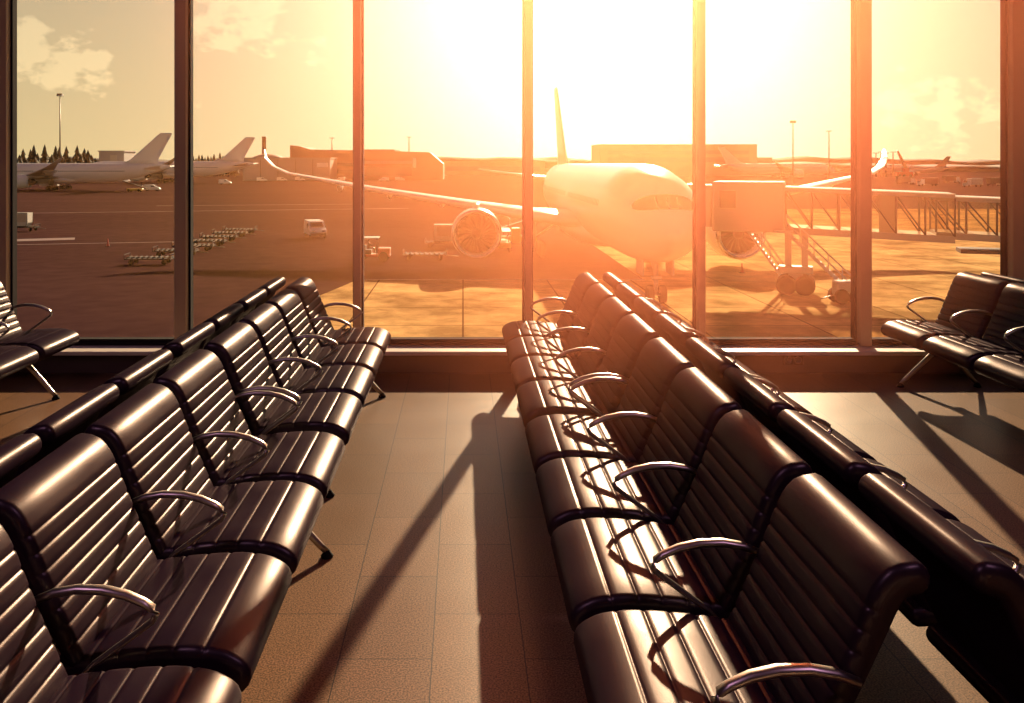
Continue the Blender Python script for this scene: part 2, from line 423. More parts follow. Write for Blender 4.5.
# the front face of the back is the side towards -u: the centre line runs upwards, so its left normal points to -u
back_mesh = sling(back_c, (0.048, 0.072), back_s, 0.0010, SEAT_W, groove=0.004).mesh('backrest', M_leather)
arm_path = [(0.500, 0.565), (0.455, 0.583), (0.40, 0.592), (0.34, 0.590), (0.285, 0.578), (0.243, 0.560), (0.222, 0.546), (0.214, 0.532), (0.222, 0.517), (0.255, 0.492), (0.31, 0.452), (0.36, 0.415), (0.395, 0.378)]
arm_r = [0.013, 0.0145, 0.015, 0.015, 0.0145, 0.0135, 0.0125, 0.0115, 0.011, 0.0105, 0.0105, 0.0105, 0.0105]
arm_mesh = MB().tube([(u, 0, z) for u, z in arm_path], arm_r, 10, ell=(1.15, 0.72)).mesh('armrest', M_alu)
def bench(x_front, y_far, facing, label, n=4, group=None, reach=(0.13, 0.13)):
    """facing -1: sits facing -X (front edge at x_front, back further +X); facing +1 mirrored. Far end at y_far."""
    L = n*PITCH
    y0 = y_far-L
    root = empty('airport_bench', (x_front, y0+L/2, 0), label, 'bench', group)
    if facing > 0: root.rotation_euler = (0, 0, PI)
    h = -L/2
    for k in range(n):
        v0 = h+k*PITCH+(PITCH-SEAT_W)/2
        link('seat', seat_mesh, root, (0, v0, 0)); link('backrest', back_mesh, root, (0, v0, 0))
    for k in range(n+1):
        v = h+k*PITCH
        if k == 0: v += 0.012
        if k == n: v -= 0.012
        link('armrest', arm_mesh, root, (0, v, 0))
    MB().box(0.275, 0.345, h+0.03, -h-0.03, 0.285, 0.335, bev=0.008).build('beam', M_steel, root)
    for v, ru in zip((h+PITCH*0.5, -h-PITCH*0.5), reach if facing < 0 else reach[::-1]):
        lb = MB()
        lb.tube([(0.31, v, 0.30), (0.20, v, 0.19), (ru+0.025, v, 0.045), (ru, v, 0.022)], [0.02, 0.018, 0.015, 0.013], 8)
        lb.tube([(0.31, v, 0.30), (0.42, v, 0.19), (0.545, v, 0.045), (0.57, v, 0.022)], [0.02, 0.018, 0.015, 0.013], 8)
        leg = lb.build('leg', M_alu, root)
        for u in (ru, 0.57):
            MB().rev([(0.001, 0.0), (0.024, 0.0), (0.026, 0.008), (0.018, 0.018), (0.012, 0.03), (0.001, 0.03)], (u, v, 0), 'z', 14).build('foot', M_rubber, leg)
    for k in range(n):            # steel bracket carrying each sling on the beam
        v = h+(k+0.5)*PITCH
        MB().box(0.20, 0.42, v-0.02, v+0.02, 0.325, 0.365, bev=0.006).build('seat_bracket', M_steel, root)
    return root
RA, RB = 0.288, 1.69
LA, LB = -0.512, -1.92
g4 = 4*PITCH
bench(RA, 6.93, -1, 'black leather bench with sunlit seats facing the aisle, far unit ending at the window')
bench(RA, 6.93-g4-0.05, -1, 'black leather bench with sunlit seats facing the aisle, unit nearest the camera at right')
bench(RB, 6.93, +1, 'black bench turned to the right, far unit by the window behind the sunlit bench')
bench(RB, 6.93-g4-0.05, +1, 'black bench turned to the right, near unit at the lower right corner')
bench(LA, 6.67, +1, 'black leather bench left of the aisle and facing it, far unit by the window', reach=(0.13, 0.04))
bench(LA, 6.69-g4-0.08, +1, 'black leather bench left of the aisle and facing it, near unit at lower left', reach=(0.13, 0.04))
bench(LB, 6.67, -1, 'black bench turned to the left, far unit, backed onto the left aisle bench', reach=(0.13, 0.04))
bench(LB, 6.69-g4-0.08, -1, 'black bench turned to the left, near unit, only backrest tops showing at left edge')
bench(-2.71, 6.62, +1, 'black bench at the left edge beside the first window, facing right', reach=(0.13, 0.05))
bench(3.105, 6.96, -1, 'black bench at the right edge by the window, facing left, steel legs showing', reach=(0.04, 0.02))
bench(4.505, 6.96, +1, 'black bench at the right edge, only backrest tops showing behind the left-facing bench')

# ------------------------------------------------------------------ outside ground
def at(px, py, z=APRON):          # ground point seen at a pixel
    d = F*(EYE-z)/(py-VPY); return Vector(((px-VPX)*d/F, d, z))
def at_d(px, py, d): return Vector(((px-VPX)*d/F, d, EYE-(py-VPY)*d/F))
struct('ground', MB().box(-4000, 4000, 7.6, 6000, APRON-1, APRON), M_apron, 'dark asphalt apron outside the window')
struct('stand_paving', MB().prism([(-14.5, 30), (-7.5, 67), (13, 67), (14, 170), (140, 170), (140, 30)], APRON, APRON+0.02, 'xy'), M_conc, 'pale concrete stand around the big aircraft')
mk = 0
def marking(poly, label, m=None):
    struct('apron_marking', MB().prism(poly, APRON+0.02, APRON+0.032, 'xy'), m or M_line, label)
def strip(p, q, w, label, m=None):
    p, q = Vector(p), Vector(q); d = (q-p).normalized(); n = Vector((-d.y, d.x))*w/2
    marking([tuple(p+n), tuple(q+n), tuple(q-n), tuple(p-n)], label, m)
strip((11.6, 30), (11.6, 66), 0.25, 'painted lead-in line on the stand')
strip((-60, 92), (-30, 99), 0.35, 'painted line across the asphalt')
strip((-85, 152), (-10, 172), 0.5, 'painted taxi line across the asphalt')
strip((-58, 97), (-43, 103), 3.0, 'pale resurfaced patch on the asphalt')
strip((-60, 182), (-20, 190), 0.5, 'painted line far across the asphalt')
strip((28, 54), (52, 66), 0.3, 'painted line on the stand beyond the bridge')
strip((-7.5, 66.9), (13, 66.9), 0.3, 'painted edge line of the stand')
strip((20, 43), (40, 49), 0.3, 'painted service line on the stand')

# ------------------------------------------------------------------ airliner
HULL = [(0, -0.85, -0.95, 0.06), (0.22, -0.30, -1.45, 0.62), (0.7, 0.22, -1.88, 1.12), (1.5, 0.80, -2.25, 1.68), (2.6, 1.45, -2.56, 2.18), (4.0, 2.12, -2.80, 2.58), (5.8, 2.70, -2.95, 2.86), (8, 3.02, -3.03, 2.97), (12, 3.05, -3.05, 2.98),
        (28, 3.05, -3.05, 2.98), (46, 3.05, -3.05, 2.98), (52, 3.05, -2.5, 2.72), (58, 2.98, -1.2, 2.02), (63, 2.8, 0.4, 1.12), (66, 2.5, 1.4, 0.5), (66.9, 2.2, 1.8, 0.12)]
def hull_at(t):
    for a, b in zip(HULL, HULL[1:]):
        if t <= b[0]:
            f = (t-a[0])/(b[0]-a[0]); return [a[i]+(b[i]-a[i])*f for i in range(1, 4)]
    return HULL[-1][1:]
def hull_y(x, z):
    lo, hi = 0.0, 12.0
    for _ in range(40):
        m = (lo+hi)/2; tp, bt, rx = hull_at(m); c, h = (tp+bt)/2, (tp-bt)/2
        if (x/rx)**2+((z-c)/h)**2 > 1: lo = m
        else: hi = m
    return hi
def airfoil(x, t, c, z, th, n=7):
    up, dn = [], []
    for k in range(n+1):
        s = (k/n)**1.7
        y = th*0.5*(2.6*math.sqrt(s)*(1-s)**0.9+0.04*(1-s))
        up.append(Vector((x, t+c*s, z+y))); dn.append(Vector((x, t+c*s, z-y*0.75)))
    return up+dn[::-1][:-1]
WING = [(2.2, 20.5, 13.2, -1.55, 1.55), (5.5, 23.0, 10.8, -1.30, 1.2), (11.0, 27.2, 7.6, -0.55, 0.85), (20, 33.9, 5.0, 0.65, 0.55), (29.0, 40.6, 2.8, 2.05, 0.28), (30.8, 42.4, 2.1, 2.75, 0.18), (31.9, 44.2, 1.4, 3.6, 0.11), (32.3, 45.6, 0.7, 4.5, 0.06)]
def airliner(label, loc, rz, detail=True, scale=1.0, tail=None, gear=True, group=None, hull=None):
    root = empty('airliner', loc, label, 'aircraft', group, rz); root.scale = (scale,)*3
    zc = 5.3                                       # hull axis above the ground
    n = 36 if detail else 20
    rings = []
    ts = [0, 0.04, 0.1, 0.22, 0.42, 0.7, 1.05, 1.5, 2, 2.6, 3.2, 4, 4.8, 5.8, 6.8, 8, 10, 12, 20, 28, 37, 46, 49, 52, 55, 58, 60.5, 63, 64.6, 66, 66.9] if detail else [0, 0.1, 0.22, 0.7, 1.5, 2.6, 4, 5.8, 8, 12, 28, 46, 52, 58, 63, 66, 66.9]
    for t in ts:
        if t in (0.04, 0.1):
            f = math.sqrt(t/0.22); a, b2 = HULL[0], HULL[1]; tp, bt, rx = [a[i]+(b2[i]-a[i])*f for i in (1, 2, 3)]
        else: tp, bt, rx = hull_at(t)
        c, h = (tp+bt)/2, (tp-bt)/2
        rings.append([Vector((rx*math.cos(2*PI*k/n), t, c+h*math.sin(2*PI*k/n))) for k in range(n)])
    MB().loft(rings).build('fuselage', hull or M_hull, root, (0, 0, zc))
    # cockpit glass with its dark surround
    if detail:
        nx, nz = 26, 8; vs = []; fs = []
        for i in range(nx+1):
            a = -1+2*i/nx; x = 1.85*a
            e = (1-abs(a)**5)
            zt = 0.72+0.42*(1-abs(a)**2.5)*1.0+0.12; zb = 0.30+0.26*(1-abs(a)**2.2)
            zm = (zt+zb)/2; hh = (zt-zb)/2*max(e, 0.02)**0.5*0.98+0.05
            for j in range(nz+1):
                z = zm+hh*(-1+2*j/nz); y = hull_y(x, z)
                vs.append(Vector((x*1.004, y-0.025, z+0.004)))
        for i in range(nx):
            for j in range(nz):
                a = i*(nz+1)+j; fs.append((a, a+nz+1, a+nz+2, a+1))
        mb = MB().add(vs, fs); ck = mb.build('cockpit_window', M_mask, root, (0, 0, zc))
        for x in (-0.62, 0, 0.62):
            pts = []
            for j in range(6):
                z = 0.50+0.62*j/5; pts.append((x, hull_y(x, z)-0.03, z))
            MB().tube(pts, 0.03, 6).build('window_post', M_grey, ck)
    else:
        mb = MB(); vs = []
        for i in range(9):
            x = 1.75*(-1+2*i/8)
            for z in (0.42, 1.0): vs.append(Vector((x*1.01, hull_y(x, z)-0.04, z)))
        mb.add(vs, [(2*i, 2*i+2, 2*i+3, 2*i+1) for i in range(8)]); mb.build('cockpit_window', M_mask, root, (0, 0, zc))
    for sd in (-1, 1):
        rr = []
        for (x, t, c, z, th) in WING:
            r = airfoil(x*sd, t, c, z, th); rr.append(r)
        w = MB().loft(rr).build('wing', M_white if detail else M_grey, root, (0, 0, zc))
        for (x, t) in ((7.6, 33.2), (13.5, 34.3), (18.5, 36.9), (23.5, 39.4)):
            f = MB(); zz = -1.25+(x-5)*0.125
            f.loft([[Vector((x*sd+r*0.22*math.cos(q), t-2.2+k*0.9, zz-0.35*r+r*0.42*math.sin(q))) for q in (2*PI*j/8 for j in range(8))] for k, r in enumerate((0.1, 0.8, 1.0, 0.9, 0.6, 0.1))])
            f.build('flap_fairing', M_white if detail else M_grey, w)
        # tailplane
        st = [(1.0, 58.5, 5.6, 1.2, 0.6), (5, 61.6, 3.8, 1.7, 0.35), (9.6, 65.2, 1.9, 2.3, 0.16)]
        MB().loft([airfoil(x*sd, t, c, z, th) for (x, t, c, z, th) in st]).build('tailplane', M_white, root, (0, 0, zc))
        # engine
        ex, et, ez = 10.5*sd, 22.6, zc-2.58
        en = MB().rev([(1.60, 1.3), (1.60, 0.6), (1.66, 0.22), (1.77, 0.03), (1.84, 0.0), (1.91, 0.05), (1.98, 0.35), (2.05, 1.2), (2.06, 2.2), (1.98, 3.6), (1.78, 4.9), (1.58, 5.6), (1.45, 5.6), (1.30, 4.6)], (0, 0, 0), 'y', 36 if detail else 20).build('engine', M_white, root, (ex, et, ez))
        if detail:
            MB().rev([(1.655, 0.24), (1.765, 0.02), (1.84, -0.012), (1.915, 0.04), (1.985, 0.34)], (0, 0, 0), 'y', 36).build('intake_lip', M_metal, en)
            fb = MB()
            for k in range(22):
                a0 = 2*PI*k/22
                ringz = []
                for r, tw, w in ((0.42, 0.5, 0.10), (0.9, 0.9, 0.13), (1.3, 1.1, 0.15), (1.57, 1.2, 0.16)):
                    q = a0+0.18*(r-0.42); d = Vector((math.cos(q), 0, math.sin(q))); tn = Vector((-math.sin(q), 0, math.cos(q)))
                    e = tn*math.sin(tw)*w+Vector((0, 1, 0))*math.cos(tw)*w; nn = tn*math.cos(tw)*0.012-Vector((0, 1, 0))*math.sin(tw)*0.012
                    c = d*r+Vector((0, 1.0, 0))
                    ringz.append([c-e+nn, c+e+nn, c+e-nn, c-e-nn])
                fb.loft(ringz)
            fb.build('fan', M_titan, en)
            MB().rev([(0.002, 0.35), (0.12, 0.42), (0.28, 0.62), (0.42, 0.9), (0.46, 1.15)], (0, 0, 0), 'y', 18).build('spinner', M_dark, en)
        MB().rev([(0.01, 1.32), (1.60, 1.32)], (0, 0, 0), 'y', 24).build('fan_backing', M_dark, en)
        MB().rev([(1.28, 4.6), (1.0, 5.8), (0.85, 6.7), (0.4, 7.2), (0.02, 7.9)], (0, 0, 0), 'y', 18).build('exhaust_cone', M_titan, en)
        pb = MB(); pb.loft([[Vector((ex+s*w, et+t, z)) for s, z in ((-1, z0), (1, z0), (1, z1), (-1, z1))] for t, w, z0, z1 in ((0.9, 0.06, ez+1.95, ez+2.05), (2.6, 0.26, ez+1.8, ez+2.45), (5.0, 0.30, ez+1.4, zc-0.75), (8.2, 0.24, ez+1.3, zc-0.75), (10.5, 0.05, zc-0.9, zc-0.8))])
        pb.build('pylon', M_white, root)
    fin = [(2.7, 51.5, 11.5, 0.75), (4.2, 54.6, 8.6, 0.62), (8, 58.8, 6.4, 0.48), (12.0, 63.2, 4.2, 0.3), (12.5, 63.9, 3.4, 0.2)]
    rr = []
    for z, t, c, th in fin:
        r = airfoil(0, t, c, 0, th); rr.append([Vector((v.z, v.y, z)) for v in r])
    MB().loft(rr).build('tail_fin', tail or M_white, root, (0, 0, zc))
    # landing gear
    def wheel(parent, x, y, z, r, w):
        MB().rev([(0.05, -w*0.4), (r*0.55, -w*0.4), (r*0.6, -w/2), (r*0.93, -w/2), (r, -w*0.3), (r, w*0.3), (r*0.93, w/2), (r*0.6, w/2), (r*0.55, w*0.4), (0.05, w*0.4)], (x, y, z), 'x', 18, True).build('wheel', M_rubber, parent)
    g = MB(); g.tube([(0, 5.0, zc-2.6), (0, 4.9, 1.2), (0, 4.85, 0.5)], [0.17, 0.14, 0.10], 10); g.tube([(-0.5, 4.85, 0.52), (0.5, 4.85, 0.52)], 0.08, 8)
    g.tube([(0, 6.4, zc-2.8), (0, 4.95, 1.5)], 0.07, 8); g.tube([(-0.3, 4.75, 1.5), (0.3, 4.75, 1.5)], [0.12, 0.12], 10)
    g.box(-0.95, -0.85, 4.2, 6.2, zc-3.6, zc-2.7); g.box(0.85, 0.95, 4.2, 6.2, zc-3.6, zc-2.7)
    ng = g.build('nose_gear', M_grey if detail else M_dark, root)
    for x in (-0.38, 0.38): wheel(ng, x, 4.85, 0.53, 0.53, 0.38)
    for sd in (-1, 1):
        g = MB(); g.tube([(5.3*sd, 32.6, zc-1.6), (5.3*sd, 32.6, 0.8)], [0.3, 0.22], 10); g.tube([(3.4*sd, 32.6, zc-2.4), (5.3*sd, 32.6, 1.6)], 0.1, 8)
        g.tube([(5.3*sd, 31.5, 0.7), (5.3*sd, 33.7, 0.7)], 0.14, 8)
        g.box(5.3*sd+0.75*sd-0.03, 5.3*sd+0.75*sd+0.03, 31.8, 33.4, 1.5, zc-2.2)
        mg = g.build('main_gear', M_grey if detail else M_dark, root)
        for y in (31.6, 33.6):
            for x in (-0.7, 0.7): wheel(mg, 5.3*sd+x, y, 0.7, 0.7, 0.5)
    # wing-body fairing
    MB().loft([[Vector((r*3.3*math.cos(q), 17+k*3.4, zc-2.2+r*1.35*math.sin(q))) for q in (2*PI*j/18 for j in range(18))] for k, r in enumerate((0.3, 0.8, 0.98, 1.0, 1.0, 0.95, 0.7, 0.25))]).build('belly_fairing', M_white, root)
    return root
airliner('big white airliner parked nose-on to the window, dark cockpit glass, engine on each wing', (11.6, 51.0, APRON), 0)
# airliners at the other gates, seen from the side
airliner('white airliner parked side-on beyond the left window, tail against the first wide mullion', (-158.5, 289, APRON), -PI/2+0.03, False, 1.0)
airliner('white airliner with plain swept fin parked side-on, second from the left', (-164, 400, APRON), -PI/2+0.02, False, 1.1)
airliner('hazy white airliner parked side-on beyond the boarding bridge roof', ((835-VPX)*520/F, 520, APRON), PI/2, False, 0.97)
airliner('distant airliner with dark tail parked beyond the right bridge tunnel', ((878-VPX)*620/F, 620, APRON), -PI/2, False, 0.72, M_dark, hull=M_greyclad)

# ------------------------------------------------------------------ boarding bridge
def boarding_bridge():
    root = empty('boarding_bridge', (22.0, 58.0, APRON), 'glazed boarding bridge reaching from the right to the big airliner', 'boarding bridge')
    A = Vector((16.9, 62.5, 0)); B = Vector((40, 54.0, 0))
    d = (B-A).normalized(); nrm = Vector((-d.y, d.x, 0)); Lt = (B-A).length
    base = Matrix.Translation(-Vector((22.0, 58.0, APRON)))
    def fr(z0):
        return base @ Matrix(((d.x, nrm.x, 0, A.x), (d.y, nrm.y, 0, A.y), (0, 0, 1, z0), (0, 0, 0, 1)))
    def zr(s): return -0.035*s            # the tunnel slopes down to the right
    M0 = fr(0)
    # cab
    c = MB(); c.box(0.0, 4.5, -1.9, 1.9, -2.85, 0.38, M0, bev=0.12); c.box(-0.8, 0.0, -1.7, 1.7, -2.6, 0.15, M0, bev=0.1)
    cab = c.build('cab', M_greyclad, root)
    h = MB()
    for k in range(5): h.box(-1.75+k*0.2, -1.62+k*0.2, -1.75+0.02*k, 1.75-0.02*k, -2.6, 0.2, M0)
    h.build('bellows_hood', M_dark, cab)
    MB().box(0.5, 1.5, -1.95, -1.90, -1.3, -0.2, M0).build('cab_window', M_window, cab)
    # the telescoping tunnel: two sections with glazed, trussed sides
    for nm, s0, s1, wd, zt, zb in (('tunnel_section', 4.5, 14.2, 1.65, 0.18, -2.75), ('tunnel_section', 13.2, Lt, 1.45, 0.02, -2.55)):
        def X(z): return lambda s: Vector((s, 0, z+zr(s)))
        t = MB()
        def slab(z0, z1, w, a=s0, b=s1):
            vs = [M0 @ Vector((s, y, z+zr(s))) for s in (a, b) for y in (-w, w) for z in (z0, z1)]
            t.add(vs, [(0, 1, 3, 2), (4, 6, 7, 5), (0, 4, 5, 1), (2, 3, 7, 6), (0, 2, 6, 4), (1, 5, 7, 3)], True)
        slab(zt-0.22, zt, wd+0.06); slab(zb, zb+0.42, wd+0.04)
        sec = t.build(nm, M_greyclad, root)
        rf = MB(); vs = [M0 @ Vector((s, y, z+zr(s))) for s in (s0, s1) for y, z in ((-wd-0.1, zt), (wd+0.1, zt), (wd+0.1, zt+0.06), (-wd-0.1, zt+0.06))]
        rf.add(vs, [(0, 1, 2, 3), (7, 6, 5, 4), (0, 4, 5, 1), (1, 5, 6, 2), (2, 6, 7, 3), (3, 7, 4, 0)], True); rf.build('roof_edge', M_white, sec)
        nb = max(3, round((s1-s0)/1.7)); tr = MB(); gl = MB()
        for sd in (-1, 1):
            for k in range(nb+1):
                s = s0+(s1-s0)*k/nb
                tr.tube([M0 @ Vector((s, sd*wd, zb+0.4+zr(s))), M0 @ Vector((s, sd*wd, zt-0.2+zr(s)))], 0.075, 4)
                if k < nb:
                    e = s+(s1-s0)/nb
                    tr.tube([M0 @ Vector((s, sd*wd, zt-0.2+zr(s))), M0 @ Vector((e, sd*wd, zb+0.4+zr(e)))], 0.05, 4)
            a = [M0 @ Vector((s, sd*(wd-0.06), z+zr(s))) for s, z in ((s0, zb+0.4), (s1, zb+0.4), (s1, zt-0.2), (s0, zt-0.2))]
            gl.add(a, [(0, 1, 2, 3)], True)
        tr.build('side_truss', M_dark, sec); gl.build('side_glazing', M_tglass, sec)
        pl = MB()
        for k in range(1, 2):
            s = s0+(s1-s0)*0.62; pl.box(s-0.5, s+0.5, -wd+0.15, -wd+0.22, zb+0.4+zr(s), zt-0.2+zr(s), M0)
        pl.build('inner_panel', M_tan, sec)
    ub = MB(); ub.box(14.6, Lt, -1.0, 1.0, -3.35-0.55, -3.1-0.55, M0); ub.build('cable_tray', M_dark, root)
    # lift columns and bogie
    for s in (4.7, 5.7):
        q = M0 @ Vector((s, -1.2, 0)); r = M0 @ Vector((s, 1.2, 0))
        MB().box(s-0.2, s+0.2, -1.35, -0.95, APRON+1.75, -2.6, M0).build('lift_column', M_grey, root)
    bg = MB(); bg.box(4.1, 6.2, -1.6, -0.7, APRON+1.35, APRON+1.8, M0, bev=0.05); bg.box(4.7, 5.6, -1.5, -0.8, APRON+0.6, APRON+1.4, M0)
    bo = bg.build('bogie', M_grey, root)
    for s in (4.6, 5.7):
        for y in (-1.75, -0.55):
            c0 = M0 @ Vector((s, y, APRON+0.62)); ax = Matrix.Rotation(math.atan2(d.y, d.x), 4, 'Z')
            MB().rev([(0.1, -0.2), (0.4, -0.2), (0.58, -0.22), (0.64, -0.12), (0.64, 0.12), (0.58, 0.22), (0.4, 0.2), (0.1, 0.2)], (0, 0, 0), 'y', 20, True, Matrix.Translation(c0) @ ax).build('wheel', M_rubber, bo)
    # service stairs on the near side: one flight down to the right, one down to the left from the cab
    def stairs(s0, s1, z0, y):
        b = MB(); nst = 16
        for k in range(nst):
            f = (k+0.5)/nst; s = s0+(s1-s0)*f; z = z0+(APRON+0.1-z0)*f
            b.box(s-0.14, s+0.14, y-0.42, y+0.42, z-0.03, z+0.01, M0)
        for yy in (y-0.46, y+0.46):
            vs = [M0 @ Vector((s, yy+o, z)) for s, z in ((s0, z0-0.16), (s1, APRON+0.02), (s1, APRON+0.26), (s0, z0+0.1)) for o in (-0.03, 0.03)]
            b.add(vs, [(0, 2, 4, 6), (1, 7, 5, 3), (0, 1, 3, 2), (2, 3, 5, 4), (4, 5, 7, 6), (6, 7, 1, 0)], True)
        st = b.build('service_stair', M_grey, root)
        r = MB()
        for yy in (y-0.46, y+0.46):
            for dz in (0.55, 1.05): r.tube([M0 @ Vector((s0, yy, z0+dz)), M0 @ Vector((s1, yy, APRON+0.1+dz))], 0.03, 6)
            for k in range(6):
                f = k/5; s = s0+(s1-s0)*f; z = z0+(APRON+0.1-z0)*f
                r.tube([M0 @ Vector((s, yy, z)), M0 @ Vector((s, yy, z+1.05))], 0.025, 6)
        r.build('handrail', M_grey, st)
    stairs(4.6, 8.7, -2.7, -2.5)
    stairs(1.8, 4.6, -2.7, 2.4)
    pf = MB(); pf.box(3.9, 5.0, -3.0, -1.7, -2.78, -2.68, M0); pf.build('landing', M_grey, root)
    return root
boarding_bridge()
# second wheel unit that stands by the bridge stair foot
def wheel_chock_unit(loc, label):
    r = empty('ground_power_cart', loc, label, 'cart')
    MB().box(-0.7, 0.7, -0.45, 0.45, 0.45, 1.35, bev=0.08).build('body', M_grey, r)
    for x in (-0.45, 0.45):
        for y in (-0.5, 0.5): MB().rev([(0.05, -0.1), (0.36, -0.12), (0.45, -0.06), (0.45, 0.06), (0.36, 0.12), (0.05, 0.1)], (x, y, 0.45), 'y', 16, True).build('wheel', M_rubber, r)
    MB().tube([(-0.7, 0, 0.5), (-1.5, 0, 0.25)], 0.04, 6).build('tow_bar', M_steel, r)
wheel_chock_unit(at(846, 303), 'small wheeled power cart standing at the foot of the bridge stairs')

# ------------------------------------------------------------------ ground vehicles
def wheel_obj(parent, x, y, z, r, w, n=16):
    return MB().rev([(0.03, -w*0.35), (r*0.6, -w*0.35), (r*0.65, -w/2), (r*0.93, -w/2), (r, -w*0.3), (r, w*0.3), (r*0.93, w/2), (r*0.65, w/2), (r*0.6, w*0.35), (0.03, w*0.35)], (x, y, z), 'x', n, True).build('wheel', M_rubber, parent)
def van(loc, rz, label):
    r = empty('van', loc, label, 'van', None, rz)      # nose at -y
    prof = [(-2.35, 0.45), (-2.40, 0.75), (-2.25, 1.02), (-1.35, 1.22), (-0.75, 1.80), (-0.3, 1.92), (2.1, 1.93), (2.25, 1.8), (2.32, 1.0), (2.30, 0.42)]
    b = MB(); rs = []
    for x, i in ((-0.92, 0.12), (-0.90, 0.03), (-0.84, 0.0), (0.84, 0.0), (0.90, 0.03), (0.92, 0.12)):
        rs.append([Vector((x*(1-0.09*max(0, z-1.0)), y*(1-i*0.1), 0.42+(z-0.42)*(1-i*0.1))) for y, z in prof])
    b.loft(rs, flat=True); body = b.build('body', M_vanwhite, r)
    MB().add([Vector(p) for p in ((-0.74, -1.36, 1.27), (0.74, -1.36, 1.27), (0.66, -0.80, 1.78), (-0.66, -0.80, 1.78))], [(0, 1, 2, 3)], True).build('windscreen', M_window, r)
    for sd in (-1, 1):
        MB().add([Vector(p) for p in ((0.90*sd, -0.95, 1.28), (0.90*sd, 0.15, 1.28), (0.845*sd, 0.15, 1.75), (0.845*sd, -0.55, 1.75))], [(0, 1, 2, 3)], True).build('side_window', M_window, r)
        MB().box(0.93*sd-0.1*(sd < 0), 0.93*sd+0.1*(sd > 0), -1.0, -0.85, 1.2, 1.42, bev=0.02).build('wing_mirror', M_dark, r)
        MB().box(0.55*sd-0.16, 0.55*sd+0.16, -2.43, -2.25, 0.78, 0.95, bev=0.03).build('headlight', M_metal, r)
    MB().box(-0.88, 0.88, -2.46, -2.3, 0.40, 0.66, bev=0.04).build('bumper', M_dark, r)
    for x in (-0.8, 0.8):
        for y in (-1.5, 1.4): wheel_obj(r, x, y, 0.34, 0.34, 0.22)
    return r
van(at(315, 237.5), 0.32, 'white van driving toward the window across the open asphalt')
def tug(loc, rz, label):
    r = empty('baggage_tug', loc, label, 'tug', None, rz)   # nose at +x
    b = MB(); b.box(-1.5, 1.5, -0.72, 0.72, 0.42, 0.62, bev=0.05); b.box(0.45, 1.5, -0.70, 0.70, 0.6, 1.15, bev=0.08); b.box(-1.5, -0.9, -0.70, 0.70, 0.6, 1.05, bev=0.05)
    b.build('body', M_red, r)
    for x in (-1.0, 0.35):
        for y in (-0.62, 0.62): MB().tube([(x, y, 0.62), (x+0.05, y, 2.0)], 0.035, 6).build('canopy_post', M_steel, r)
    MB().box(-1.15, 0.55, -0.74, 0.74, 1.98, 2.06, bev=0.03).build('canopy', M_white, r)
    MB().box(-0.6, -0.1, -0.5, 0.5, 0.62, 0.99, bev=0.03).box(-0.72, -0.60, -0.5, 0.5, 0.62, 1.35, bev=0.03).build('driver_seat', M_dark, r)
    for x in (-0.95, 0.95):
        for y in (-0.66, 0.66):
            MB().rev([(0.03, -0.1), (0.30, -0.1), (0.38, -0.12), (0.42, -0.06), (0.42, 0.06), (0.38, 0.12), (0.3, 0.1), (0.03, 0.1)], (x, y, 0.42), 'y', 16, True).build('wheel', M_rubber, r)
    MB().tube([(-1.5, 0, 0.45), (-1.8, 0, 0.45)], 0.05, 6).build('tow_hitch', M_steel, r)
    return r
tug_loc = at(373, 261)
tug(tug_loc, 0.0, 'open red baggage tug with white canopy right of the narrow mullion, driver aboard')
# seated driver
def skin_person(loc, rz, label):
    J = [(0, 0, 0.0), (0, 0, 0.18), (0, 0.01, 0.42), (0, 0.0, 0.52), (0.02, 0, 0.62), (0.03, 0, 0.74),
         (0, 0.20, 0.42), (0.14, 0.26, 0.22), (0.36, 0.20, 0.26), (0.42, 0.19, 0.28),
         (0, -0.20, 0.42), (0.14, -0.26, 0.22), (0.36, -0.20, 0.26), (0.42, -0.19, 0.28),
         (0.02, 0.10, -0.02), (0.45, 0.13, 0.02), (0.52, 0.13, -0.36), (0.64, 0.13, -0.40),
         (0.02, -0.10, -0.02), (0.45, -0.13, 0.02), (0.52, -0.13, -0.36), (0.64, -0.13, -0.40)]
    E = [(0, 1), (1, 2), (2, 3), (3, 4), (4, 5), (2, 6), (6, 7), (7, 8), (8, 9), (2, 10), (10, 11), (11, 12), (12, 13), (0, 14), (14, 15), (15, 16), (16, 17), (0, 18), (18, 19), (19, 20), (20, 21)]
    Rr = [0.15, 0.14, 0.13, 0.055, 0.095, 0.085, 0.065, 0.05, 0.038, 0.04, 0.065, 0.05, 0.038, 0.04, 0.09, 0.07, 0.05, 0.04, 0.09, 0.07, 0.05, 0.04]
    me = bpy.data.meshes.new('person'); me.from_pydata(J, E, []); me.materials.append(M_dark)
    o = link('person', me, None, loc, rz)
    md = o.modifiers.new('skin', 'SKIN'); md.use_smooth_shade = True
    for i, r in enumerate(Rr): me.skin_vertices[0].data[i].radius = (r, r)
    me.skin_vertices[0].data[0].use_root = True
    o.modifiers.new('sub', 'SUBSURF').levels = 1
    o.modifiers['sub'].render_levels = 1
    dg = bpy.context.evaluated_depsgraph_get(); me2 = bpy.data.meshes.new_from_object(o.evaluated_get(dg)); o.modifiers.clear(); o.data = me2
    tag(o, label, 'person'); return o
skin_person(tug_loc+Vector((-0.36, 0, 1.145)), 0, 'person in dark clothes sitting at the wheel of the baggage tug')

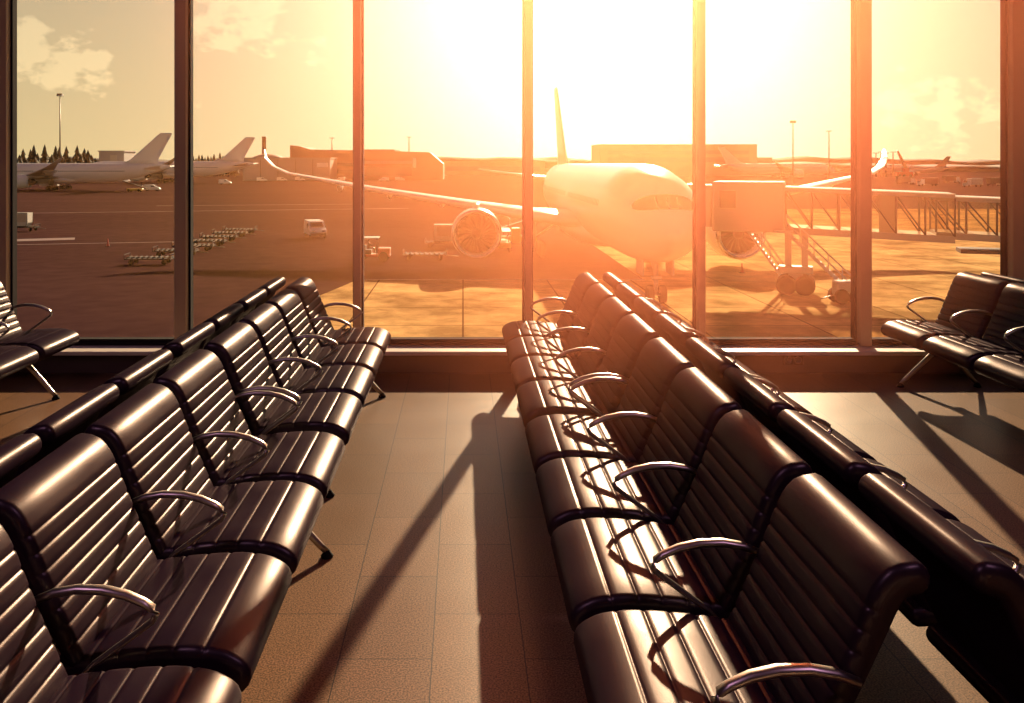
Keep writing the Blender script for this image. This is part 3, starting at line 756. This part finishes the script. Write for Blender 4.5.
def dolly(loc, rz, label, group):
    r = empty('baggage_dolly', loc, label, 'dolly', group, rz)   # long along x
    MB().box(-1.9, 1.9, -0.8, 0.8, 0.42, 0.52, bev=0.02).build('deck', M_matte, r)
    rl = MB()
    for k in range(9): rl.tube([(-1.7+k*0.425, -0.72, 0.57), (-1.7+k*0.425, 0.72, 0.57)], 0.06, 8)
    rl.build('deck_roller', M_rubber, r)
    fr = MB()
    for x in (-1.88, 1.88): fr.tube([(x, -0.78, 0.5), (x, -0.78, 0.85), (x, 0.78, 0.85), (x, 0.78, 0.5)], 0.035, 6)
    fr.build('end_rail', M_matte, r)
    for x in (-1.35, 1.35):
        for y in (-0.7, 0.7): MB().rev([(0.02, -0.07), (0.2, -0.08), (0.23, 0), (0.2, 0.08), (0.02, 0.07)], (x, y, 0.23), 'y', 12, True).build('wheel', M_rubber, r)
    MB().tube([(1.9, 0, 0.4), (2.9, 0, 0.3)], 0.04, 6).build('drawbar', M_steel, r)
    return r
dol = None
dol_px = [(150, 264), (176, 256), (194, 250.5), (207, 245.5), (219, 241), (230, 237), (240, 233.5)]
for i, (px, py) in enumerate(dol_px):
    p = at(px, py)
    words = ['nearest the window', 'second from the window', 'third from the window', 'middle one', 'third from the far end', 'second from the far end', 'farthest from the window']
    lab = 'empty flat roller dolly in the diagonal line, ' + words[i]
    if dol is None: dol = dolly(p, 0.05, lab, 'empty dollies in a line'); o = dol
    else:
        o = copy_tree(dol); o.location = p; o['label'] = lab
    o.rotation_euler = (0, 0, 0.05+random.uniform(-0.05, 0.05))
o = copy_tree(dol); o.location = at(425, 259.5); o['label'] = 'empty flat dolly trailing right of the baggage tug, beside the left engine'; o.rotation_euler = (0, 0, 0.0)
del o['group']

def container(loc, rz, label, group=None):
    r = empty('cargo_container', loc, label, 'container', group, rz)
    poly = [(-0.78, 0), (0.78, 0), (1.0, 0.42), (1.0, 1.62), (-1.0, 1.62), (-1.0, 0.0)]
    MB().prism(poly, -0.75, 0.75, 'xz').build('body', M_ulds, r)
    for y in (-0.76, 0.76):
        fr = MB()
        for (a, b) in zip(poly, poly[1:]+poly[:1]): fr.tube([(a[0], y, a[1]), (b[0], y, b[1])], 0.03, 4)
        fr.build('edge_frame', M_steel, r)
    MB().box(-0.7, 0.85, -0.79, -0.76, 0.5, 1.5).build('curtain_door', M_tan, r)
    return r
def set_on_dolly(px, py, label, lab2, rz=0):
    p = at(px, py)
    q = copy_tree(dol); q.location = p; q.rotation_euler = (0, 0, rz); q['label'] = lab2
    if 'group' in q.keys(): del q['group']
    container(p+Vector((0, 0, 0.64)), rz, label)
set_on_dolly(22, 231, 'pale cargo container on a dolly at the left edge of the window', 'dolly under the pale container at the left edge')
set_on_dolly(444, 247, 'cargo container on a dolly just left of the left engine', 'dolly carrying the container left of the left engine')
def loader(loc, rz, label, h=2.6):
    r = empty('cargo_loader', loc, label, 'loader', None, rz)
    MB().box(-2.6, 2.6, -1.3, 1.3, 0.45, 0.95, bev=0.06).build('chassis', M_yellow, r)
    MB().box(-2.6, 2.6, -1.35, 1.35, h-0.2, h, bev=0.04).build('platform', M_grey, r)
    b = MB()
    for y in (-1.1, 1.1):
        b.tube([(-2.2, y, 0.95), (2.2, y, h-0.2)], 0.08, 6); b.tube([(2.2, y, 0.95), (-2.2, y, h-0.2)], 0.08, 6)
    b.build('scissor_lift', M_steel, r)
    MB().box(-2.5, -1.3, -2.2, -1.35, 0.9, 2.3, bev=0.1).build('operator_cab', M_yellow, r)
    g = MB()
    for y in (-1.3, 1.3):
        g.tube([(-2.5, y, h), (-2.5, y, h+1), (2.5, y, h+1), (2.5, y, h)], 0.04, 6)
    g.build('guard_rail', M_steel, r)
    for x in (-1.9, 1.9):
        for y in (-1.2, 1.2): MB().rev([(0.03, -0.15), (0.35, -0.17), (0.45, -0.08), (0.45, 0.08), (0.35, 0.17), (0.03, 0.15)], (x, y, 0.45), 'y', 14, True).build('wheel', M_rubber, r)
    return r
loader(Vector((3.2, 89.5, APRON)), PI/2, 'cargo loader under the wing beside the fuselage behind the left engine', 2.0)
def belt_loader(loc, rz, label):
    r = empty('belt_loader', loc, label, 'belt loader', None, rz)
    MB().box(-2.2, 2.2, -0.9, 0.9, 0.45, 1.0, bev=0.08).build('chassis', M_yellow, r)
    vs = [(-3.6, 0.9), (3.8, 3.1), (3.8, 3.35), (-3.6, 1.15)]
    MB().prism(vs, -0.5, 0.5, 'xz').build('conveyor', M_dark, r)
    b = MB()
    for y in (-0.55, 0.55): b.tube([(-3.6, y, 1.5), (3.8, y, 3.7)], 0.03, 6)
    b.build('guard_rail', M_steel, r)
    for x in (-1.5, 1.5):
        for y in (-0.85, 0.85): MB().rev([(0.03, -0.12), (0.35, -0.13), (0.42, -0.06), (0.42, 0.06), (0.35, 0.13), (0.03, 0.12)], (x, y, 0.42), 'y', 14, True).build('wheel', M_rubber, r)
    return r
belt_loader(Vector((5.2, 95, APRON)), 0.15, 'belt loader angled up to the hull behind the big aircraft wing')
# passenger stairs and truck serving the parked airliner at left
belt_loader(at(135, 192), PI-0.1, 'dark belt loader raised to the hull of the left parked airliner')
van(at(152, 191), PI/2+0.1, 'pale service van parked under the tail of the left airliner')
van(at(225, 184.5), PI/2, 'pale van standing by the tail of the second parked airliner')

def cone(loc, label):
    r = empty('traffic_cone', loc, label, 'cone')
    MB().box(-0.2, 0.2, -0.2, 0.2, 0, 0.04, bev=0.01).build('base', M_rubber, r)
    MB().rev([(0.15, 0.04), (0.10, 0.3), (0.04, 0.75), (0.03, 0.78), (0.002, 0.78)], (0, 0, 0), 'z', 14).build('cone_body', M_red, r)
cone(at(108, 246.5), 'small red traffic cone alone on the dark asphalt at left')
cone(at(742, 273), 'small traffic cone standing below the right engine')

# ------------------------------------------------------------------ buildings and far things
def building(name, label, x0, x1, d, depth, h, m, windows=(), roof=None, rz=0, base=APRON):
    r = empty(name, ((x0+x1)/2, d+depth/2, base), label, 'building')
    w = (x1-x0)/2
    if roof: MB().prism([(-w, 0), (w, 0)]+[(u*w, hh) for u, hh in roof], -depth/2, depth/2, 'xz').build('wall', m, r)
    else:
        MB().box(-w, w, -depth/2, depth/2, 0, h).build('wall', m, r)
        MB().box(-w-0.4, w+0.4, -depth/2-0.4, depth/2+0.4, h, h+0.5).build('roof', M_greyclad, r)
    for (a, b, z0, z1, mm) in windows:
        MB().box(-w+2*w*a, -w+2*w*b, -depth/2-0.25, -depth/2, z0, z1).build('window_band', mm, r)
    return r
def X(px, d): return (px-VPX)*d/F
building('hangar', 'reddish hangar with high sloping left roof end behind the open asphalt', X(290, 470), X(358, 470), 470, 40, 16, M_rust,
         [(0.55, 0.95, 3, 5, M_window), (0.55, 0.95, 7, 8.5, M_window), (0.02, 0.5, 0.2, 6, M_greyclad)], roof=[(1, 14.8), (-0.4, 15.2), (-0.75, 17), (-1, 17.4)])
building('terminal_block', 'long low brick-red terminal block right of the narrow mullion with a sloping end', X(359, 465), X(443, 465), 465, 40, 15, M_rust,
         [(0.02, 0.63, 2.0, 6.5, M_window), (0.02, 0.63, 8.0, 9.5, M_greyclad), (0.64, 0.68, 6, 11, M_white)], roof=[(1, 8), (0.68, 13.8), (-0.15, 14.3), (-0.15, 15.2), (-1, 15.2)])
building('warehouse', 'long pale grey warehouse wall behind the second parked airliner', X(243, 440), X(330, 440), 440, 25, 10.5, M_greyclad,
         [(0.2, 0.205, 0, 10, M_dark), (0.4, 0.405, 0, 10, M_dark), (0.6, 0.605, 0, 10, M_dark), (0.8, 0.805, 0, 10, M_dark), (0.85, 0.98, 6.5, 8.5, M_white)])
building('service_building', 'low flat-roofed building far away between the centre mullions', X(441, 640), X(545, 640), 640, 30, 9.5, M_tan, [(0.05, 0.95, 3, 6, M_greyclad)])
building('terminal_hall', 'hazy stepped terminal hall behind the nose of the big airliner', X(600, 600), X(757, 600), 600, 40, 20, M_tan, [(0.05, 0.95, 9, 12, M_greyclad), (0.05, 0.95, 14, 16.5, M_greyclad)])
building('terminal_annex', 'lower hazy annex right of the stepped terminal hall', X(757, 600)+1.2, X(772, 600), 600, 40, 11.5, M_tan, [(0.05, 0.95, 5, 8, M_greyclad)])
building('gate_building', 'small boxy building with a painted lit front beyond the left parked airliner', X(99, 420), X(124, 420), 420, 15, 13.5, M_greyclad, [(0.45, 0.72, 8, 12, M_tan)])  # the pale panel colours in the lit part of the front
building('guard_hut', 'low pale hut among the trees right of the boxy building', X(127, 450), X(139, 450), 450, 12, 11.5, M_tan, [(0.2, 0.8, 6, 9, M_greyclad)])
r = empty('chimney', (X(264, 700), 700, APRON), 'tall thin dark chimney beyond the warehouse', 'chimney')
MB().rev([(1.9, 0), (1.6, 20), (1.5, 27.5), (1.6, 27.5), (1.6, 28)], (0, 0, 0), 'z', 16, True).build('stack', M_rust, r)
MB().rev([(1.7, 27.6), (1.75, 27.7), (1.75, 28.3), (1.2, 28.3)], (0, 0, 0), 'z', 16).build('crown_ring', M_dark, r)
r = empty('storage_dome', (X(268, 560), 560, APRON), 'pale rounded storage dome beside the chimney', 'building')
MB().rev([(12.5, 0), (12.5, 6.5), (11.5, 9.5), (8.5, 12.2), (4.5, 13.6), (0.05, 14)], (0, 0, 0), 'z', 24).build('shell_roof', M_tan, r)

def mast(px, top, d, label, lamp=True):
    h = EYE+(VPY-top)*d/F-APRON
    r = empty('light_mast', (X(px, d), d, APRON), label, 'light mast')
    rr = 0.0009*d
    MB().tube([(0, 0, 0), (0, 0, h*0.5), (0, 0, h)], [rr, rr*0.8, rr*0.55], 8).build('pole', M_steel, r)
    b = MB(); w = 0.0028*d
    b.box(-w, w, -0.6, 0.6, h-0.2, h+0.15); b.build('crossbar', M_steel, r)
    if lamp:
        for k in (-1, 0, 1): MB().box(k*w*0.75-w*0.2, k*w*0.75+w*0.2, -0.9, 0.9, h-0.85, h-0.2, bev=0.05).build('floodlight', M_dark, r)
    return r
mast(60, 94, 350, 'tall floodlight mast rising behind the left parked airliner')
mast(793, 121, 380, 'tall thin floodlight mast above the boarding bridge')
mast(829, 131, 430, 'shorter thin mast right of the tall mast above the bridge', False)
mast(332, 138, 520, 'thin mast rising above the hangar roof', False)
mast(409, 137, 520, 'thin hazy mast above the terminal block roof', False)
for i, px in enumerate((876, 881, 886, 893)):
    mast(px, 153-(i % 2), 560, ['first of four slim poles in the right window, beside the wide mullion', 'second of four slim poles in the right window', 'third of four slim poles in the right window', 'fourth of the slim poles in the right window, before the leaning crane'][i], False)
# leaning crane
r = empty('mobile_crane', (X(905, 530), 530, APRON), 'mobile crane with its boom raised leaning left above the bridge roof', 'crane')
MB().box(-5, 4, -1.5, 1.5, 1, 3.4, bev=0.2).build('carrier', M_red, r)
MB().box(-1, 2, -1.4, 1.4, 3.4, 5.6, bev=0.2).build('crane_cab', M_red, r)
MB().tube([(1, 0, 4), (-2.2, 0, 11), (-4.4, 0, 15.5)], [1.1, 0.8, 0.55], 6).build('boom', M_dark, r)
for x in (-3.5, -1, 2.5):
    for y in (-1.3, 1.3): MB().rev([(0.05, -0.3), (0.9, -0.3), (1.0, 0), (0.9, 0.3), (0.05, 0.3)], (x, y, 1.0), 'y', 14, True).build('wheel', M_rubber, r)
# trucks beyond the bridge roof
def truck(loc, rz, label, m, s=1.0, group=None):
    r = empty('truck', loc, label, 'truck', group, rz); r.scale = (s,)*3
    MB().box(-4, 2.0, -1.25, 1.25, 1.0, 3.6, bev=0.08).build('cargo_box', m, r)
    MB().prism([(2.2, 0.6), (4.2, 0.6), (4.25, 1.7), (3.7, 2.9), (2.2, 2.9)], -1.15, 1.15, 'xz').build('cab', M_vanwhite, r)
    MB().prism([(4.28, 1.75), (3.76, 2.85), (3.70, 2.85), (4.2, 1.75)], -1.0, 1.0, 'xz').build('windscreen', M_window, r)
    for x in (-2.8, 3.2):
        for y in (-1.1, 1.1): MB().rev([(0.03, -0.15), (0.4, -0.16), (0.5, 0), (0.4, 0.16), (0.03, 0.15)], (x, y, 0.5), 'y', 12, True).build('wheel', M_rubber, r)
    return r
tr = [(905, 184.5, 'dark', M_dark), (928, 186, 'reddish', M_rust), (951, 183, 'dark', M_dark), (973, 187, 'pale-sided', M_ulds), (995, 186, 'dark', M_dark)]
for i, (px, py, c, m) in enumerate(tr):
    truck(at(px, py), PI*(i % 2)+0.1*i, c+' truck parked beyond the bridge roof, '+['nearest the wide mullion', 'second from the wide mullion', 'middle of the five', 'second from the right edge', 'at the right edge'][i], m, 0.85, 'trucks beyond the bridge')
for i, px in enumerate((262, 282, 300, 340, 384, 400)):
    van(at(px, 181.6-0.3*(i % 3)), random.choice((PI/2, -PI/2))+0.1, ['pale van parked before the warehouse wall, farthest left', 'pale van second along the warehouse wall', 'pale van at the hangar door', 'pale van in front of the hangar windows beside the mullion', 'pale van before the terminal block', 'pale van before the sloping end of the terminal block'][i])

# conifers
def conifer_mesh(seed, h):
    rnd = random.Random(seed); b = MB(); tiers = 9
    for k in range(tiers):
        z0 = h*(0.10+0.88*k/tiers); z1 = z0+h*0.20; r = h*0.17*(1-k/tiers)**0.85+0.15
        n = 11; ph = rnd.random()*6
        ring = [Vector((r*(0.7+0.5*rnd.random())*math.cos(ph+2*PI*j/n), r*(0.7+0.5*rnd.random())*math.sin(ph+2*PI*j/n), z0-rnd.random()*0.04*h)) for j in range(n)]
        o = len(b.v); b.v += [tuple(v) for v in ring]+[(0, 0, min(z1, h))]
        for j in range(n): b.f.append((o+j, o+(j+1) % n, o+n))
        b.f.append(tuple(o+j for j in range(n-1, -1, -1)))
    return b.mesh('crown', M_conifer, False)
cm = [conifer_mesh(s, 16) for s in (1, 2, 3, 4)]
trunk = MB().tube([(0, 0, 0), (0, 0, 4)], [0.35, 0.25], 8).mesh('trunk', M_dark)
rnd = random.Random(3)
xs = [-2+k*3.6 for k in range(36)]
for i, px in enumerate(xs):
    d = 440+(i*2 % 5)*10+rnd.uniform(-1, 1); hgt = rnd.uniform(0.62, 1.12)*(0.8 if px < 22 or 95 < px < 130 else 1)
    r = empty('conifer', (X(px, d), d, APRON), 'dark conifer in the treeline behind the left parked airliner', 'tree', 'conifers behind the left airliner', rnd.random()*6)
    r.scale = (1.35, 1.35, hgt)
    link('crown', cm[i % 4], r); link('trunk', trunk, r)
for i in range(16):
    px = 190+i*3.0; d = 575+(i*2 % 5)*11
    r = empty('conifer', (X(px, d), d, APRON), 'dark conifer in the low treeline behind the second parked airliner', 'tree', 'conifers behind the second airliner', rnd.random()*6)
    r.scale = (1.2, 1.2, rnd.uniform(0.75, 0.95)); link('crown', cm[i % 4], r); link('trunk', trunk, r)
# far wooded hills
def ridge(x0, x1, d, h, label, seed):
    rn = random.Random(seed); n = 90; rs = []
    for k in range(n+1):
        x = x0+(x1-x0)*k/n; hh = h*(0.78+0.16*math.sin(k*0.17+seed)+0.08*math.sin(k*0.9+seed*2)+0.05*rn.random())
        rs.append([Vector((x, d-30, APRON)), Vector((x, d, APRON+hh*0.85)), Vector((x, d+60, APRON+hh)), Vector((x, d+200, APRON))])
    b = MB(); b.loft(rs); o = b.build('hill', M_hill); o['kind'] = 'structure'; o['label'] = label
ridge(-1400, 200, 1500, 19, 'low wooded skyline far behind the apron', 1)
ridge(100, 1500, 1600, 20, 'low wooded ridge on the right horizon', 2)
ridge(150, 1100, 900, 9.5, 'nearer dark wood along the right horizon', 5)

# ------------------------------------------------------------------ added veil volumes
def haze(name, loc, rad, m, label):
    b = MB(); n, k = 32, 16; rings = []
    for i in range(1, k):
        a = PI*i/k; rings.append([Vector((math.sin(a)*math.cos(2*PI*j/n), math.sin(a)*math.sin(2*PI*j/n), math.cos(a))) for j in range(n)])
    b.loft(rings); o = b.build(name, m, None, loc); o.scale = rad; tag(o, label, 'added haze', None, 'stuff'); return o
VEIL_OUT = veil_material('apron_veil_volume', (1.0, 0.46, 0.16), 0.0030, 0.62)  # outdoor scattering volume added to imitate a warm lens veil
VEIL_IN = veil_material('room_veil_volume', (1.0, 0.29, 0.15), 0.115, 0.74)  # indoor scattering volume added to imitate lens flare over the mullions
haze('apron_veil', (1.5, 37.0, 4.0), (20, 28, 12), VEIL_OUT, 'added golden haze volume imitating lens glow over the apron around the big aircraft')
haze('lounge_veil', (0.68, 4.45, 2.62), (2.1, 2.5, 2.45), VEIL_IN, 'added orange haze volume imitating lens glow in the lounge before the middle windows')

# ------------------------------------------------------------------ light
sun_d = bpy.data.lights.new('sun', 'SUN'); sun = bpy.data.objects.new('sun', sun_d); COL.objects.link(sun)
sun_d.energy = 14.0; sun_d.color = (1.0, 0.77, 0.48); sun_d.angle = math.radians(0.7)
sun.rotation_euler = SUN_DIR.to_track_quat('Z', 'Y').to_euler()
for x, y in ((-2.5, 1.0), (2.8, 1.0)):  # unseen fill lamps added to tint the room shade purple
    l = bpy.data.lights.new('fill_light', 'AREA'); o = bpy.data.objects.new('fill_light', l); COL.objects.link(o)
    l.shape = 'RECTANGLE'; l.size = 1.2; l.size_y = 0.3; l.energy = 45; l.color = (0.92, 0.50, 0.86); o.location = (x, y, CZ-0.05)

def world():
    w = bpy.data.worlds.new('sky'); S.world = w; w.use_nodes = True; nt = w.node_tree; N = nt.nodes; L = nt.links; N.clear()
    out = N.new('ShaderNodeOutputWorld'); bg = N.new('ShaderNodeBackground'); L.new(bg.outputs[0], out.inputs[0])
    tc = N.new('ShaderNodeTexCoord'); D = tc.outputs['Generated']
    def m(op, a, b=None, c=None, clamp=False):
        k = N.new('ShaderNodeMath'); k.operation = op; k.use_clamp = clamp
        for i, x in enumerate((a, b, c)):
            if x is None: continue
            if isinstance(x, (int, float)): k.inputs[i].default_value = x
            else: L.new(x, k.inputs[i])
        return k.outputs[0]
    def dot(v):
        k = N.new('ShaderNodeVectorMath'); k.operation = 'DOT_PRODUCT'; L.new(D, k.inputs[0]); k.inputs[1].default_value = tuple(v); return k.outputs['Value']
    def mix(f, a, b, mode='MIX'):
        k = N.new('ShaderNodeMix'); k.data_type = 'RGBA'; k.blend_type = mode
        for i, x in ((0, f), (6, a), (7, b)):
            if isinstance(x, (int, float)): k.inputs[i].default_value = x
            elif isinstance(x, tuple): k.inputs[i].default_value = (*x, 1)
            else: L.new(x, k.inputs[i])
        return k.outputs[2]
    sp = N.new('ShaderNodeSeparateXYZ'); L.new(D, sp.inputs[0])
    el = m('MULTIPLY', sp.outputs['Z'], 4.5, clamp=True)
    base = mix(el, (0.76, 0.60, 0.30), (0.46, 0.39, 0.27))
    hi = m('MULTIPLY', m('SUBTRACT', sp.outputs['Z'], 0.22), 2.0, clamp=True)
    base = mix(hi, base, (0.22, 0.14, 0.20))  # sky out of view dimmed to weaken reflections on the seats
    # glow put into the sky colour, centred lower than the sun
    a, e = math.radians(8.5), math.radians(11.0)
    gd = Vector((math.sin(a)*math.cos(e), math.cos(a)*math.cos(e), math.sin(e)))
    dt = m('MAXIMUM', dot(gd), 0.0)
    g1 = m('POWER', dt, 21.0); g2 = m('POWER', dt, 60.0)
    def scale(col, f):
        return mix(1.0, mix(0.0, col, col), f, 'MULTIPLY')
    comb = N.new('ShaderNodeCombineColor'); 
    L.new(m('ADD', m('MULTIPLY', g1, 1.0), m('MULTIPLY', g2, 1.5)), comb.inputs[0])
    L.new(m('ADD', m('MULTIPLY', g1, 0.93), m('MULTIPLY', g2, 1.5)), comb.inputs[1])
    L.new(m('ADD', m('MULTIPLY', g1, 0.72), m('MULTIPLY', g2, 1.5)), comb.inputs[2])
    sky = mix(1.0, base, comb.outputs[0], 'ADD')
    # fair-weather clouds near the horizon
    n = N.new('ShaderNodeTexNoise'); n.inputs['Scale'].default_value = 34; n.inputs['Detail'].default_value = 8; n.inputs['Roughness'].default_value = 0.55
    mp = N.new('ShaderNodeMapping'); mp.inputs['Scale'].default_value = (1, 1, 1.7); L.new(D, mp.inputs['Vector']); L.new(mp.outputs[0], n.inputs['Vector'])
    cl = None
    for px, py, r, s in ((22, 52, 42, 1.0), (62, 64, 36, 0.9), (96, 72, 26, 0.8), (100, 97, 15, 0.6), (225, 14, 56, 0.9), (262, 22, 40, 0.8), (315, 54, 26, 0.55), (905, 108, 40, 0.7), (950, 112, 36, 0.7), (985, 104, 34, 0.75), (950, 142, 46, 0.6), (830, 97, 22, 0.5), (905, 65, 16, 0.5)):
        v = Vector(((px-VPX)/F, 1, (VPY-py)/F)).normalized(); rad = r/F
        kk = m('MULTIPLY', m('SUBTRACT', 1.0, dot(v)), 1.0/(rad*rad*0.5))
        q = m('MULTIPLY', m('SUBTRACT', 1.0, kk, clamp=True), s)
        cl = q if cl is None else m('MAXIMUM', cl, q)
    cv = m('MULTIPLY', m('SUBTRACT', m('ADD', m('MULTIPLY', cl, 0.42), n.outputs['Fac']), 0.68), 9.0, clamp=True)
    sky = mix(m('MULTIPLY', cv, 0.8), sky, mix(1.0, sky, (0.30, 0.24, 0.13), 'ADD'))
    # unseen upper sky darkened to cut room fill and seat reflections
    up = m('MULTIPLY', m('SUBTRACT', sp.outputs['Z'], 0.17), 7.0, clamp=True)
    sky = mix(up, sky, (0.13, 0.085, 0.12))
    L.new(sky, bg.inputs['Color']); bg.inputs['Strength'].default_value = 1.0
world()
S.cycles.max_bounces = 8; S.cycles.volume_bounces = 0; S.cycles.transparent_max_bounces = 24
S.cycles.use_denoising = True; S.cycles.volume_max_steps = 64
